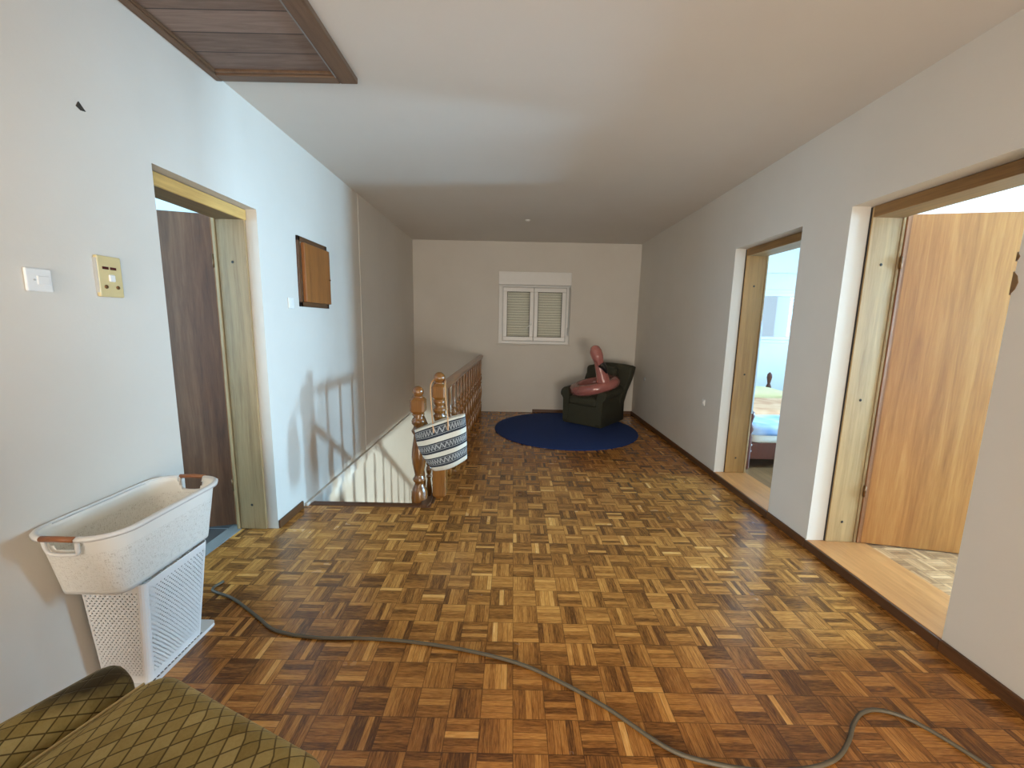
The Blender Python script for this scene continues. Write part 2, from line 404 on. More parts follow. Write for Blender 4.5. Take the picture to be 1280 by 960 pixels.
def setup_cloth():
    s = NT('bag_stripes'); u, v, _ = s.xyz(s.coord('UV'))     # u 0..1 round, v 0..1 from top
    fine = s.noise(s.coord(), 220, 2, .6)
    # triangle motif inside dark bands
    uu = s.math('MULTIPLY', u, 46.0); tri = s.math('ABSOLUTE', s.math('SUBTRACT', s.math('FRACT', uu), .5))
    def band(a, b_):
        return s.math('MULTIPLY', s.math('GREATER_THAN', v, a), s.math('LESS_THAN', v, b_))
    dark = None; motif = None; mid = None
    for a, b_ in ((.045,.275),(.385,.605),(.695,.90)):
        bd = band(a, b_); dark = bd if dark is None else s.math('ADD', dark, bd)
        w = b_-a
        t = s.math('DIVIDE', s.math('SUBTRACT', v, a), w)
        zig = s.math('LESS_THAN', s.math('ABSOLUTE', s.math('SUBTRACT', s.math('DIVIDE', s.math('SUBTRACT', t, .22), .46), s.math('MULTIPLY', tri, 2.0))), .22)
        zig = s.math('MULTIPLY', zig, band(a+w*.2, a+w*.70))
        ln = s.math('ADD', band(a+w*.13, a+w*.17), band(a+w*.76, a+w*.80))
        dots = s.math('MULTIPLY', band(a+w*.2, a+w*.70), s.math('GREATER_THAN', fine, .57))
        q = s.math('MAXIMUM', zig, s.math('MAXIMUM', ln, s.math('MULTIPLY', dots, .7)))
        motif = q if motif is None else s.math('ADD', motif, q)
    base = s.mix(fine, srgb(184,178,162), srgb(212,206,190))
    c = s.mix(dark, base, srgb(30,34,42)); c = s.mix(s.math('MULTIPLY', motif, .72), c, srgb(176,176,172))
    s.base(c); s.rough(.9); s.bump(fine, .4, .002)
    M['bag'] = s.m
    s = NT('woven_white_plastic'); u, v, _ = s.xyz(s.coord('UV'))
    w1 = s.noise(s.comb(s.math('MULTIPLY', u, 45.0), s.math('MULTIPLY', v, 380.0), 0.0), 1.0, 2, .6)
    w2 = s.noise(s.comb(s.math('MULTIPLY', u, 380.0), s.math('MULTIPLY', v, 45.0), 5.0), 1.0, 2, .6)
    mk = s.math('MULTIPLY', s.math('MULTIPLY', s.math('GREATER_THAN', v, .02), s.math('LESS_THAN', v, .185)), 1.0)
    h = s.math('MULTIPLY', s.math('MAXIMUM', w1, w2), mk)
    holes = s.math('MULTIPLY', s.math('LESS_THAN', s.math('MAXIMUM', w1, w2), .47), mk)
    c = s.mix(s.math('MULTIPLY', holes, .42), srgb(240,239,232), srgb(150,140,118))
    s.base(c); s.rough(.45); s.bump(h, .6, .004)
    M['woven'] = s.m
    # perforated box: real holes by transparency, uv in metres
    s = NT('perforated_white_plastic'); u, v, _ = s.xyz(s.coord('UV'))
    k = .0130
    row = s.math('FLOOR', s.math('DIVIDE', v, k*.8))
    off = s.math('MULTIPLY', s.math('FLOORED_MODULO', row, 2.0), .5)
    fu = s.math('SUBTRACT', s.math('FRACT', s.math('ADD', s.math('DIVIDE', u, k), off)), .5)
    fv = s.math('MULTIPLY', s.math('SUBTRACT', s.math('FRACT', s.math('DIVIDE', v, k*.8)), .5), .8)
    d = s.math('SQRT', s.math('ADD', s.math('MULTIPLY', fu, fu), s.math('MULTIPLY', fv, fv)))
    hole = s.math('MULTIPLY', s.math('LESS_THAN', d, .25), s.math('MULTIPLY', s.math('GREATER_THAN', v, .03), s.math('LESS_THAN', v, .40)))
    # solid corner strips: u wraps per side through a second uv-free test on the vertex colour-less normal
    nx, ny, nz = s.xyz(s.node('ShaderNodeNewGeometry').outputs['True Normal'])
    flat = s.math('GREATER_THAN', s.math('MAXIMUM', s.math('ABSOLUTE', nx), s.math('ABSOLUTE', ny)), .985)
    hole = s.math('MULTIPLY', hole, flat)
    tr = s.node('ShaderNodeBsdfTransparent'); mx = s.node('ShaderNodeMixShader')
    s.l.new(hole, mx.inputs[0]); s.l.new(s.p.outputs[0], mx.inputs[1]); s.l.new(tr.outputs[0], mx.inputs[2]); s.l.new(mx.outputs[0], s.out.inputs[0])
    s.base(srgb(240,241,240)); s.rough(.4)
    M['perforated'] = s.m
    # glass
    s = NT('window_glass'); tr = s.node('ShaderNodeBsdfTransparent'); gl = s.node('ShaderNodeBsdfGlossy'); mx = s.node('ShaderNodeMixShader')
    fr = s.node('ShaderNodeFresnel'); fr.inputs[0].default_value = 1.45
    tr.inputs[0].default_value = (.97,.98,.98,1); gl.inputs['Roughness'].default_value = .02
    s.l.new(fr.outputs[0], mx.inputs[0]); s.l.new(tr.outputs[0], mx.inputs[1]); s.l.new(gl.outputs[0], mx.inputs[2]); s.l.new(mx.outputs[0], s.out.inputs[0])
    M['glass'] = s.m
    # closed roller shutter slats
    s = NT('shutter_slats'); x, y, z = s.xyz(s.coord())
    f = s.math('FRACT', s.math('DIVIDE', z, .039)); e = s.math('LESS_THAN', f, .14)
    s.base(s.mix(e, srgb(226,224,208), srgb(150,150,136))); s.rough(.5)
    s.bump(s.math('SINE', s.math('MULTIPLY', f, PI)), .6, .01)
    M['slats'] = s.m
    # inflatable vinyl
    s = NT('pink_vinyl'); n = s.noise(s.coord(), 90, 3, .7)
    s.base(s.mix(n, srgb(164,92,88), srgb(204,138,130))); s.rough(.16); s.p.inputs['Specular IOR Level'].default_value = .7
    s.p.inputs['Coat Weight'].default_value = .6; s.p.inputs['Coat Roughness'].default_value = .08
    tr = s.node('ShaderNodeBsdfTransparent'); tr.inputs[0].default_value = (.95,.86,.84,1); mx = s.node('ShaderNodeMixShader'); mx.inputs[0].default_value = .36
    s.l.new(s.p.outputs[0], mx.inputs[1]); s.l.new(tr.outputs[0], mx.inputs[2]); s.l.new(mx.outputs[0], s.out.inputs[0])
    M['vinyl'] = s.m
    s = NT('clear_pink_vinyl'); s.base(srgb(176,150,138)); s.rough(.14); s.p.inputs['Coat Weight'].default_value = .6
    tr = s.node('ShaderNodeBsdfTransparent'); tr.inputs[0].default_value = (.95,.85,.8,1); mx = s.node('ShaderNodeMixShader'); mx.inputs[0].default_value = .55
    s.l.new(s.p.outputs[0], mx.inputs[1]); s.l.new(tr.outputs[0], mx.inputs[2]); s.l.new(mx.outputs[0], s.out.inputs[0])
    M['clear_vinyl'] = s.m
    for key, c1, c2, sc in (('sheet', srgb(120,160,214), srgb(232,240,246), 3.0), ('blanket', srgb(206,140,102), srgb(228,180,140), 4.0)):
        m = M[key]; t = m.node_tree; p = [n for n in t.nodes if n.type == 'BSDF_PRINCIPLED'][0]
        tc = t.nodes.new('ShaderNodeTexCoord'); nz = t.nodes.new('ShaderNodeTexNoise'); nz.inputs['Scale'].default_value = sc
        rp = t.nodes.new('ShaderNodeValToRGB'); rp.color_ramp.elements[0].position = .38; rp.color_ramp.elements[1].position = .62
        rp.color_ramp.elements[0].color = col(c1); rp.color_ramp.elements[1].color = col(c2)
        t.links.new(tc.outputs['Object'], nz.inputs['Vector']); t.links.new(nz.outputs[0], rp.inputs[0]); t.links.new(rp.outputs[0], p.inputs['Base Color'])
        p.inputs['Roughness'].default_value = .9
setup_cloth()
M['pillow'] = plain('yellow_pillow', srgb(228,212,160), .9, 0, .06, 12)
M['beak'] = plain('black_vinyl', (.015,.014,.014), .25)

# ------------------------------------------------------------------ the setting
WX = -1.777      # far face of the left wall
RX = 2.19        # far face of the right wall
EX = 5.0         # outer wall of the rooms on the right

# floor with stairwell opening
OX, OY = -.615, 2.89
b = bm_new()
box(b, XL, XR, YR, OY, -.2, 0); box(b, OX, XR, OY, YB, -.2, 0); box(b, WX+.005, XL, 1.80, 2.495, -.2, 0)
struct('floor', b, M['floor'])
b = bm_new(); box(b, XL-.25, RX, YR-.2, YB+.3, H, H+.15); struct('ceiling', b, M['ceil'])

# left wall (door opening 1.80..2.495, top 2.02), second stretch stands slightly proud
LD0, LD1, LDT = 1.80, 2.495, 2.02
b = bm_new()
box(b, WX, XL, YR, LD0, -.2, H); box(b, WX, XL, LD0, LD1, LDT, H); box(b, WX, XL, LD1, YB, -2.7, H)
wl = struct('wall_left', b, M['wall'])
b = bm_new()
prism(b, [(1.515,2.100),(1.524,2.118),(1.533,2.108),(1.545,2.095),(1.530,2.092)], 0, XL-.002, XL+.004)
obj('plaster_hole', b, M['dark_wire'], wl)
b = bm_new(); box(b, XL, XL+.004, 4.10, YB, .0, H)
obj('plaster_layer', b, M['wall'], wl)

# right wall with two doorways
N0, N1, NT_ = 1.575, 2.395, 2.078      # near doorway
F0, F1, FT = 2.785, 3.59, 2.062        # far doorway
b = bm_new()
box(b, XR, RX, YR, N0, -.2, H); box(b, XR, RX, N0, N1, NT_, H); box(b, XR, RX, N1, F0, -.2, H)
box(b, XR, RX, F0, F1, FT, H); box(b, XR, RX, F1, YB, -.2, H)
wr = struct('wall_right', b, M['wall'])

# back wall of hall and bedroom, with window openings
BW = (-.225, .868, 1.078, 1.972)       # hall window opening
CW = (3.70, 4.46, 1.17, 1.98)          # bedroom window opening
b = bm_new()
def wall_y(b, x0, x1, y0, y1, z0, z1, hole):
    a0, a1, h0, h1 = hole
    box(b, x0, a0, y0, y1, z0, z1); box(b, a1, x1, y0, y1, z0, z1)
    box(b, a0, a1, y0, y1, z0, h0); box(b, a0, a1, y0, y1, h1, z1)
wall_y(b, XL-.25, XR+.05, YB, YB+.28, -2.7, H, BW)
wb = struct('wall_back', b, M['wall'])
b = bm_new()
zs = [(.05,.008),(.14,.014),(.22,.006),(.30,.016),(.40,.008),(.50,.018),(.58,.010),(.66,.006),(.74,.018),(.82,.012),(.90,.004)]
prism(b, [(-.50,.02)]+[(-.478+w, z) for z, w in zs]+[(-.49,.93),(-.515,.90)], 1, YB-.022, YB)
obj('wavy_shadow_strip', b, M['wall'], wb)  # added wavy strip, shaped to stand in for a shadow line by the rail end
b = bm_new(); wall_y(b, RX, EX+.25, YB, YB+.28, 0, H, CW)
struct('wall_bedroom_back', b, M['wall_side'])

# rear wall behind the camera with a window and an added low opening for floor fill light
RW = (-1.40, -.45, .25, 2.15); REAR_FILL = (.30, 1.75, .06, .88)
b = bm_new(); wall_y(b, XL-.25, 0, YR-.25, YR, -.2, H, RW); wall_y(b, 0, RX, YR-.25, YR, -.2, H, REAR_FILL); struct('wall_rear', b, M['wall'])

# rooms on the right
def wall_x(b, x0, x1, y0, y1, z0, z1, holes):
    ys = y0
    for a0, a1, h0, h1 in holes:
        box(b, x0, x1, ys, a0, z0, z1); box(b, x0, x1, a0, a1, z0, h0); box(b, x0, x1, a0, a1, h1, z1); ys = a1
    box(b, x0, x1, ys, y1, z0, z1)
WA = (1.30, 2.20, .60, 2.0); WB = (3.20, 3.47, .72, 1.28); WC = (4.75, 5.65, 1.0, 2.1)
b = bm_new(); wall_x(b, EX, EX+.25, -1.0, YB, 0, H, (WA, WB, WC)); struct('wall_outer', b, M['wall_side'])
b = bm_new(); box(b, RX, EX, 2.56, 2.66, 0, H); struct('wall_partition', b, M['wall_side'])
b = bm_new(); box(b, RX, EX+.25, -1.1, -1.0, 0, H); struct('wall_room_rear', b, M['wall_side'])
b = bm_new(); box(b, RX, EX+.25, -1.1, YB+.28, H, H+.15); struct('ceiling_rooms', b, M['wall_side'])
b = bm_new(); box(b, RX, EX, -1.0, 2.56, -.1, ZD); struct('floor_room', b, M['floor_light'])
b = bm_new(); box(b, RX, EX, 2.66, YB, -.1, ZD); struct('floor_bedroom', b, M['laminate'])

# bathroom on the left
BX = -3.7
b = bm_new(); box(b, BX, WX+.005, .8, 2.78, -.1, -.004); struct('floor_bathroom', b, M['tiles'])
b = bm_new(); box(b, BX, WX, .7, .8, -.1, H); box(b, BX, WX, 2.78, 2.88, -.1, H)
wall_x(b, BX-.15, BX, .7, 2.88, -.1, H, ((1.2, 2.2, 1.0, 2.1),))
struct('wall_bathroom', b, M['wall_side'])
b = bm_new(); box(b, BX-.15, WX, .7, 2.88, H, H+.1); struct('ceiling_bathroom', b, M['wall_side'])

# stairwell below
b = bm_new(); box(b, WX, XR+1.3, 2.3, 2.49, -2.7, -.2); wall_x(b, 3.0, 3.2, 2.49, YB, -2.7, -.2, ((2.51, 3.0, -1.5, -.6),)); box(b, XR+.05, 3.2, YB, YB+.28, -2.7, -.2)
struct('wall_lower', b, M['wall'])
b = bm_new(); box(b, WX, 3.2, 2.3, YB, -2.85, -2.7); struct('floor_lower', b, M['floor'])
b = bm_new()
for k in range(12):
    y0 = OY + .245*k; z1 = -.185*(k+1)
    box(b, XL, OX-.03, y0+.004, y0+.245, z1-.30, z1, .004, 1)
st = struct('stairs', b, M['nosing'], label='wooden stair flight going down below the hall floor', cat='stairs')

# skirting boards
def skirt_y(name, x, sgn, y0, y1, h=.055, mat='skirt'):
    b = bm_new(); box(b, min(x, x+sgn*.014), max(x, x+sgn*.014), y0, y1, 0, h, .003, 1); struct(name, b, M[mat])
skirt_y('baseboard_right', XR, -1, F1+.005, YB-.002)
skirt_y('baseboard_right.001', XR, -1, N1+.005, F0-.005)
skirt_y('baseboard_right.002', XR, -1, YR, N0-.002)
skirt_y('baseboard_left', XL, 1, LD1+.002, 2.80)
skirt_y('baseboard_left.001', XL, 1, YR, LD0-.005)
b = bm_new(); box(b, .33, XR-.016, YB-.014, YB, 0, .05, .003, 1); struct('baseboard_back', b, M['skirt_x'])
b = bm_new(); box(b, -.46, .33, YB-.008, YB, 0, .03, .002, 1); struct('baseboard_back.001', b, M['wall'])
# white ledge trim along the stairwell at floor level, nosing along the edge
b = bm_new(); box(b, XL, XL+.026, 2.83, YB, -.070, .020, .004, 1); struct('trim_1', b, M['wall'])
b = bm_new(); box(b, XL+.031, OX+.02, OY-.05, OY+.022, -.03, .004, .006, 2); struct('trim_2', b, M['nosing'])
b = bm_new(); box(b, OX-.02, OX+.03, OY+.022, YB-.002, -.05, .004, .004, 1); struct('trim_3', b, M['thr_edge'])

# ------------------------------------------------------------------ windows
def frame_rect(b, x0, x1, z0, z1, y0, y1, w, bev=.004):
    box(b, x0, x1, y0, y1, z0, z0+w, bev, 1); box(b, x0, x1, y0, y1, z1-w, z1, bev, 1)
    box(b, x0, x0+w, y0, y1, z0+w, z1-w, bev, 1); box(b, x1-w, x1, y0, y1, z0+w, z1-w, bev, 1)

w1 = sempty('window_1', 'small white two-sash window with closed roller shutter in far hall wall', 'window', (0, YB, 0))
b = bm_new(); box(b, -.232, .872, -.016, .06, 1.972, 2.166, .006, 2); obj('shutter_box', b, M['pvc'], w1)
b = bm_new(); frame_rect(b, -.19, .84, 1.105, 1.955, .015, .075, .05)
box(b, -.225, .868, .03, .10, 1.078, 1.108); box(b, -.225, -.19, .04, .09, 1.10, 1.972); box(b, .84, .868, .05, .09, 1.10, 1.972); box(b, -.225, .868, .03, .09, 1.95, 1.972)
obj('frame', b, M['pvc'], w1)
for k, (x0, x1) in enumerate(((-.160, .309), (.313, .800))):
    b = bm_new(); frame_rect(b, x0, x1, 1.128, 1.93, -.004, .05, .062, .006)
    s_ = obj('sash', b, M['pvc'], w1)
    b = bm_new(); frame_rect(b, x0-.010, x1+.010, 1.118, 1.940, .004, .02, .012, 0); obj('joint', b, M['pvc_grey'], s_)
    b = bm_new(); frame_rect(b, x0+.060, x1-.060, 1.188, 1.870, .002, .03, .006, 0); obj('gasket', b, M['black'], s_)
    b = bm_new(); box(b, x0+.06, x1-.06, .022, .028, 1.188, 1.872); obj('pane', b, M['glass'], s_)
    if k == 0:
        b = bm_new(); box(b, .262, .286, -.016, -.003, 1.35, 1.42, .004, 2); tube(b, [(.274,-.014,1.385),(.274,-.04,1.385),(.262,-.048,1.375),(.20,-.05,1.32)], .009, 8)
        obj('handle', b, M['plastic'], s_)
b = bm_new(); box(b, -.18, .83, .10, .115, 1.09, 1.96); obj('roller_shutter', b, M['slats'], w1)
b = bm_new(); box(b, .842, .856, .012, .018, 1.26, 1.95); box(b, .832, .866, -.012, .02, 1.22, 1.34, .006, 2); obj('shutter_strap', b, M['pvc_grey'], w1)
b = bm_new(); box(b, -.26, .90, -.022, -.0, 1.06, 1.080, .004, 1); obj('window_sill', b, M['wall'], w1)

w2 = sempty('window_2', 'bright bedroom window with white shutter box seen through far doorway', 'window', (0, YB, 0))
x0, x1, z0, z1 = CW
b = bm_new(); box(b, x0-.02, x1+.02, -.02, .06, z1, z1+.24, .006, 2); obj('shutter_box', b, M['pvc'], w2)
b = bm_new(); frame_rect(b, x0, x1, z0, z1, -.005, .06, .055); obj('frame', b, M['pvc'], w2)
b = bm_new(); frame_rect(b, x0+.05, x1-.05, z0+.05, z1-.05, -.018, .04, .05); s_ = obj('sash', b, M['pvc'], w2)
b = bm_new(); box(b, x0+.095, x1-.095, .012, .02, z0+.095, z1-.095); obj('pane', b, M['glass'], s_)

# ------------------------------------------------------------------ doorways
def jamb_set(name, label, y0, y1, top, xa, xb, z0, mj, ml, screws):
    """wooden lining of a doorway: xa..xb along the wall thickness"""
    d = sempty(name, label, 'doorway')
    b = bm_new(); box(b, xa, xb, y1-.018, y1-.001, z0+.004, top-.005, .002, 1); j = obj('jamb', b, mj, d)
    b = bm_new(); box(b, xa-.003, xa+.002, y1-.010, y1-.001, z0+.004, top-.005); obj('shadow_gap', b, M['black'], j)
    for z in screws:
        b = bm_new(); t = bmesh.new(); bmesh.ops.create_uvsphere(t, u_segments=10, v_segments=6, radius=.0085)
        merge(b, t, Matrix.Translation(((xa+xb)/2, y1-.018, z)) @ Matrix.Diagonal((1,.35,1,1))); obj('screw', b, M['screw'], j)
    b = bm_new(); box(b, xa, xb, y0+.001, y0+.018, z0+.004, top-.005, .002, 1); obj('jamb', b, mj, d)
    b = bm_new(); box(b, xa, xb, y0+.019, y1-.019, top-.062, top-.002, .003, 1); obj('head', b, ml, d)
    return d

def leaf(parent, hx, hy, ang, L, zb, zt, mat, edge, handle=True, thick=.04, side=1):
    """door leaf hinged at (hx,hy); its length runs at the given angle"""
    b = bm_new(); box(b, .0, L, -thick/2, thick/2, zb, zt, .002, 1)
    o = obj('door_leaf', b, mat, parent); o.location = (hx, hy, 0); o.rotation_euler = (0,0,ang)
    b = bm_new(); box(b, -.006, .004, -thick/2-.001, thick/2+.001, zb, zt); obj('edge_strip', b, edge, o)
    if handle:
        for sg in (-1, 1):
            b = bm_new(); y = sg*(thick/2)
            box(b, L-.085, L-.045, min(y, y+sg*.006), max(y, y+sg*.006), .93, 1.16, .002, 1)
            tube(b, [(L-.065, y, 1.06), (L-.065, y+sg*.05, 1.06), (L-.085, y+sg*.056, 1.06), (L-.18, y+sg*.056, 1.055)], .009, 8)
            obj('door_handle', b, M['steel'], o)
    return o

d = jamb_set('door_1', 'near doorway on the right wall with honey wood door opened inward', N0, N1, NT_, 2.016, 2.186, ZD, M['jamb'], M['jamb_y'], (1.76,.97,.188))
b = bm_new(); box(b, 2.187, 2.203, N1-.024, N1-.006, ZD+.004, NT_-.006, .002, 1); box(b, 2.187, 2.203, N0+.006, N0+.024, ZD+.004, NT_-.006, .002, 1); obj('door_stop', b, M['stop'], d)
b = bm_new(); box(b, 2.204, 2.221, N1-.030, N1-.002, ZD+.004, NT_-.006, .002, 1); obj('casing', b, M['leaf_edge'], d)
leaf(d, 2.232, 2.388, math.radians(-11.7), .80, ZD+.006, 2.035, M['leaf'], M['leaf_edge'])
for z in (1.77, .40):
    b = bm_new(); lathe(b, [(.007,0),(.007,.07)], 2.2, N1-.032, 10, z-.035); obj('hinge', b, M['brass'], d)
b = bm_new(); box(b, XR+.002, 2.262, N0+.001, N1-.001, -.05, ZD+.003, .002, 1); th = obj('threshold', b, M['honey'], d)
b = bm_new(); box(b, XR-.012, XR+.006, N0-.002, N1+.002, 0, ZD+.001, .003, 1); obj('threshold_edge', b, M['thr_edge'], th)
b = bm_new()
prism(b, [(1.655,N0-.004),(1.675,N0-.004),(1.683,N0+.003),(1.664,N0+.006),(1.650,N0+.004)][::1] and [(N0-.006,1.672),(N0+.004,1.69),(N0+.004,1.655),(N0-.002,1.66)], 0, XR-.003, XR+.01)
prism(b, [(N0-.004,1.545),(N0+.004,1.615),(N0+.004,1.525)] and [(N0+.004,1.530),(N0-.010,1.550),(N0-.016,1.575),(N0-.010,1.600),(N0+.004,1.618)], 0, XR-.003, XR+.01)
obj('plaster_chip', b, M['lint_dark'], wr)
# white linings of the deep reveals are the wall itself
d = jamb_set('door_2', 'far doorway on the right wall opening to the bright bedroom', F0, F1, FT, 1.998, 2.172, ZD, M['jamb_far'], M['jamb_y'], (1.748,.975,.197))
b = bm_new(); box(b, 2.173, 2.186, F1-.024, F1-.006, ZD+.004, FT-.006, .002, 1); obj('door_stop', b, M['stop'], d)
b = bm_new(); box(b, 2.176, 2.190, F1-.030, F1-.0245, .62, 1.45, .001, 1); obj('strike_plate', b, M['steel'], d)
b = bm_new(); box(b, XR+.002, 2.20, F0+.001, F1-.001, -.05, ZD+.003, .002, 1); th = obj('threshold', b, M['honey'], d)
b = bm_new(); box(b, XR-.012, XR+.006, F0-.002, F1+.002, 0, ZD+.001, .003, 1); obj('threshold_edge', b, M['thr_edge'], th)

d = jamb_set('door_3', 'doorway in the left wall with dark brown door opened inward', LD0, LD1, LDT, -1.775, -1.605, 0, M['jamb_bath'], M['lint_dark'], (1.714,.171))
b = bm_new(); box(b, -1.612, -1.598, LD0+.002, LD1-.002, LDT-.064, LDT-.004, .003, 1); obj('head_edge', b, M['lint_bath_lit'], d)
b = bm_new(); box(b, -1.795, -1.778, LD1-.026, LD1-.004, .004, LDT-.006, .002, 1); obj('door_stop', b, M['stop'], d)
leaf(d, -1.835, 2.535, math.radians(196), .68, .012, 1.995, M['leaf_dark'], M['leaf_edge'])
for z in (1.72, .30):
    b = bm_new(); lathe(b, [(.007,0),(.007,.08)], -1.81, LD1-.008, 10, z-.04); obj('hinge', b, M['brass'], d)
b = bm_new(); box(b, -1.862, -1.772, LD0-.05, LD1+.05, -.03, .003, .002, 1); obj('threshold', b, M['stone'], d)

# ------------------------------------------------------------------ attic hatch
h = thing('attic_hatch', 'dark brown planked loft hatch in the ceiling beside the left wall', 'hatch', (0,0,0))
hx0, hx1, hy0, hy1 = XL+.002, -.815, 1.05, 2.240
b = bm_new()
box(b, hx0, hx0+.034, hy0, hy1, H-.030, H-.001, .005, 2); fr = obj('frame', b, M['hatch_frame'], h)
b = bm_new(); box(b, hx1-.088, hx1, hy0, hy1, H-.030, H-.001, .005, 2); obj('frame', b, M['hatch_frame'], h)
b = bm_new(); box(b, hx0+.034, hx1-.088, hy1-.055, hy1, H-.030, H-.001, .005, 2); obj('frame', b, M['hatch_frame_x'], h)
b = bm_new(); box(b, hx0+.034, hx1-.088, hy0, hy0+.055, H-.030, H-.001, .005, 2); obj('frame', b, M['hatch_frame_x'], h)
b = bm_new(); box(b, hx0+.03, hx1-.084, hy0+.05, hy1-.05, H-.010, H-.0005); p = obj('panel', b, M['hatch_panel'], h)
b = bm_new(); box(b, hx0+.034, hx0+.046, hy0+.055, hy1-.055, H-.022, H-.008, .003, 1)
box(b, hx0+.034, hx1-.088, hy1-.072, hy1-.055, H-.022, H-.008, .003, 1); obj('bead', b, M['hatch_frame'], p)
b = bm_new(); box(b, hx1-.092, hx1-.0875, hy0+.055, hy1-.055, H-.0315, H-.010); obj('bead', b, M['stone'], p)

# ------------------------------------------------------------------ fixtures on the walls
f = thing('fuse_cabinet', 'small brown wooden fuse box door on the left wall', 'cabinet', (XL, 0, 0))
b = bm_new(); y0, y1, z0, z1 = 2.917, 3.362, 1.474, 1.966
for a in ((y0, y1, z1-.035, z1), (y0, y1, z0, z0+.035), (y0, y0+.030, z0, z1), (y1-.03, y1, z0, z1)):
    box(b, .0005, .014, a[0], a[1], a[2], a[3], .002, 1)
obj('frame', b, M['skirt'], f)
b = bm_new(); box(b, .014, .040, 2.955, 3.350, 1.508, 1.925, .003, 1)
dr = obj('door', b, wood('fuse_door_veneer', srgb(140,86,38), srgb(112,64,26), axis=2, rough=.4, stretch=12), f)
b = bm_new(); tube(b, [(.040,3.33,1.70),(.050,3.33,1.70)], .006, 8); obj('knob', b, M['brass'], dr)

def plate(name, label, cat, y0, y1, z0, z1, mat, t=.010):
    o = thing(name, label, cat, (XL, (y0+y1)/2, (z0+z1)/2))
    b = bm_new(); box(b, .0005, t, -(y1-y0)/2, (y1-y0)/2, -(z1-z0)/2, (z1-z0)/2, .004, 2); obj('plate', b, mat, o)
    return o
o = plate('light_switch', 'white square light switch, leftmost fitting on the left wall', 'switch', 1.283, 1.357, 1.452, 1.526, M['plastic'])
b = bm_new(); box(b, .008, .013, -.008, .028, -.015, .014, .002, 1); obj('rocker', b, M['plastic'], o)
b = bm_new(); lathe(b, [(.003,0),(.003,.004)], 0, 0, 8); t = obj('screw', b, M['pvc_grey'], o); t.location = (.009,-.015,0); t.rotation_euler = (0,PI/2,0)
o = plate('switch_plate', 'tall yellowed switch plate with red lamps beside the bathroom doorway', 'switch', 1.505, 1.597, 1.450, 1.600, M['yellowed'], .014)
for y in (-.017, .012):
    b = bm_new(); box(b, .012, .0155, y-.012, y+.012, .026, .036, .001, 1); obj('indicator_lamp', b, M['red_lamp'], o)
b = bm_new(); box(b, .012, .020, -.010, .014, -.018, .008, .003, 1); obj('rocker', b, M['plastic'], o)
for y in (-.022, .022):
    b = bm_new(); lathe(b, [(.007,0),(.007,.004),(.004,.005)], 0, 0, 10); t = obj('pin_hole', b, M['brass'], o); t.location = (.0125,y,-.038); t.rotation_euler = (0,PI/2,0)
b = bm_new(); box(b, -.0, .012, -.0475, -.044, -.06, .065); obj('plate_edge', b, M['pvc_grey'], o)
o = plate('wall_socket', 'tiny white switch below left corner of the brown fuse box', 'switch', 2.770, 2.835, 1.455, 1.528, M['plastic'], .009)
b = bm_new(); box(b, .008, .012, -.014, .014, -.018, .018, .002, 1); obj('rocker', b, M['plastic'], o)
o = thing('power_outlet', 'small white wall outlet low on right wall before far doorway', 'outlet', (XR, 3.90, .652))
b = bm_new(); box(b, -.010, -.0005, -.024, .024, -.032, .032, .004, 2); obj('plate', b, M['plastic'], o)
b = bm_new(); box(b, -.016, -.009, -.012, .012, -.014, .014, .003, 1); obj('socket', b, M['pvc'], o)
o = thing('cable_outlet', 'tiny round outlet on right wall behind the green armchair', 'outlet', (XR, 5.70, .64))
b = bm_new(); lathe(b, [(.028,0),(.028,.008),(.020,.012)], 0, 0, 16); t = obj('cover', b, M['pvc_grey'], o); t.rotation_euler = (0,-PI/2,0); t.location = (-.0005,0,0)
o = thing('ceiling_cap', 'small pale lamp cap on the ceiling near the far wall', 'cap', (.149, 4.965, H))
b = bm_new(); lathe(b, [(.010,-.016),(.030,-.010),(.034,-.0005)], 0, 0, 18); obj('cap', b, M['plastic'], o)

# ------------------------------------------------------------------ railing
def newel_block(b, x, y, hw, z0, z1, ch=.012):
    t = bmesh.new()
    secs = []
    for z, s in ((z0, hw*.72), (z0+.022, hw), (z1-.022, hw), (z1, hw*.72)):
        secs.append([(x+dx, y+dy, z) for dx, dy in ((s,-s+ch),(s,s-ch),(s-ch,s),(-s+ch,s),(-s,s-ch),(-s,-s+ch),(-s+ch,-s),(s-ch,-s))])
    loft(t, secs, smooth=False); merge(b, t)

def ball(r, zc, n=9, neck=.024, zn=None):
    out = []
    for i in range(n+1):
        a = -PI/2 + .28 + (PI-.28)*i/n
        out.append((max(r*math.cos(a), .001), zc + r*math.sin(a)))
    return out

rl = thing('landing_railing', 'varnished turned wood railing along the floor edge to far wall', 'railing', (0,0,0))
nx, ny = -.560, 3.055
b = bm_new(); newel_block(b, nx, ny, .052, .0, .40, .006)
lathe(b, [(.044,.40),(.050,.415),(.046,.43),(.030,.45),(.050,.475),(.053,.49),(.048,.51),(.032,.535),(.036,.60),(.046,.65),(.050,.665),(.036,.68),(.050,.70),(.052,.715),(.040,.73),(.034,.745),(.050,.765),(.046,.79),(.036,.795)], nx, ny, 24)
newel_block(b, nx, ny, .053, .792, .915, .014)
lathe(b, [(.036,.912),(.042,.922),(.026,.932)]+ball(.045, .960), nx, ny, 24)
obj('newel_post', b, M['turned'], rl)
rx0, ry0, rx1, ry1 = nx, ny+.05, -.495, YB-.003
def rail_sec(x, y, z, w=.036, hh=.030):
    return [(x+dx*w, y, z+dz*hh) for dx, dz in ((-.7,-1),(.7,-1),(.8,-.4),(1,-.1),(1,.45),(.75,.85),(.3,1),(-.3,1),(-.75,.85),(-1,.45),(-1,-.1),(-.8,-.4))]
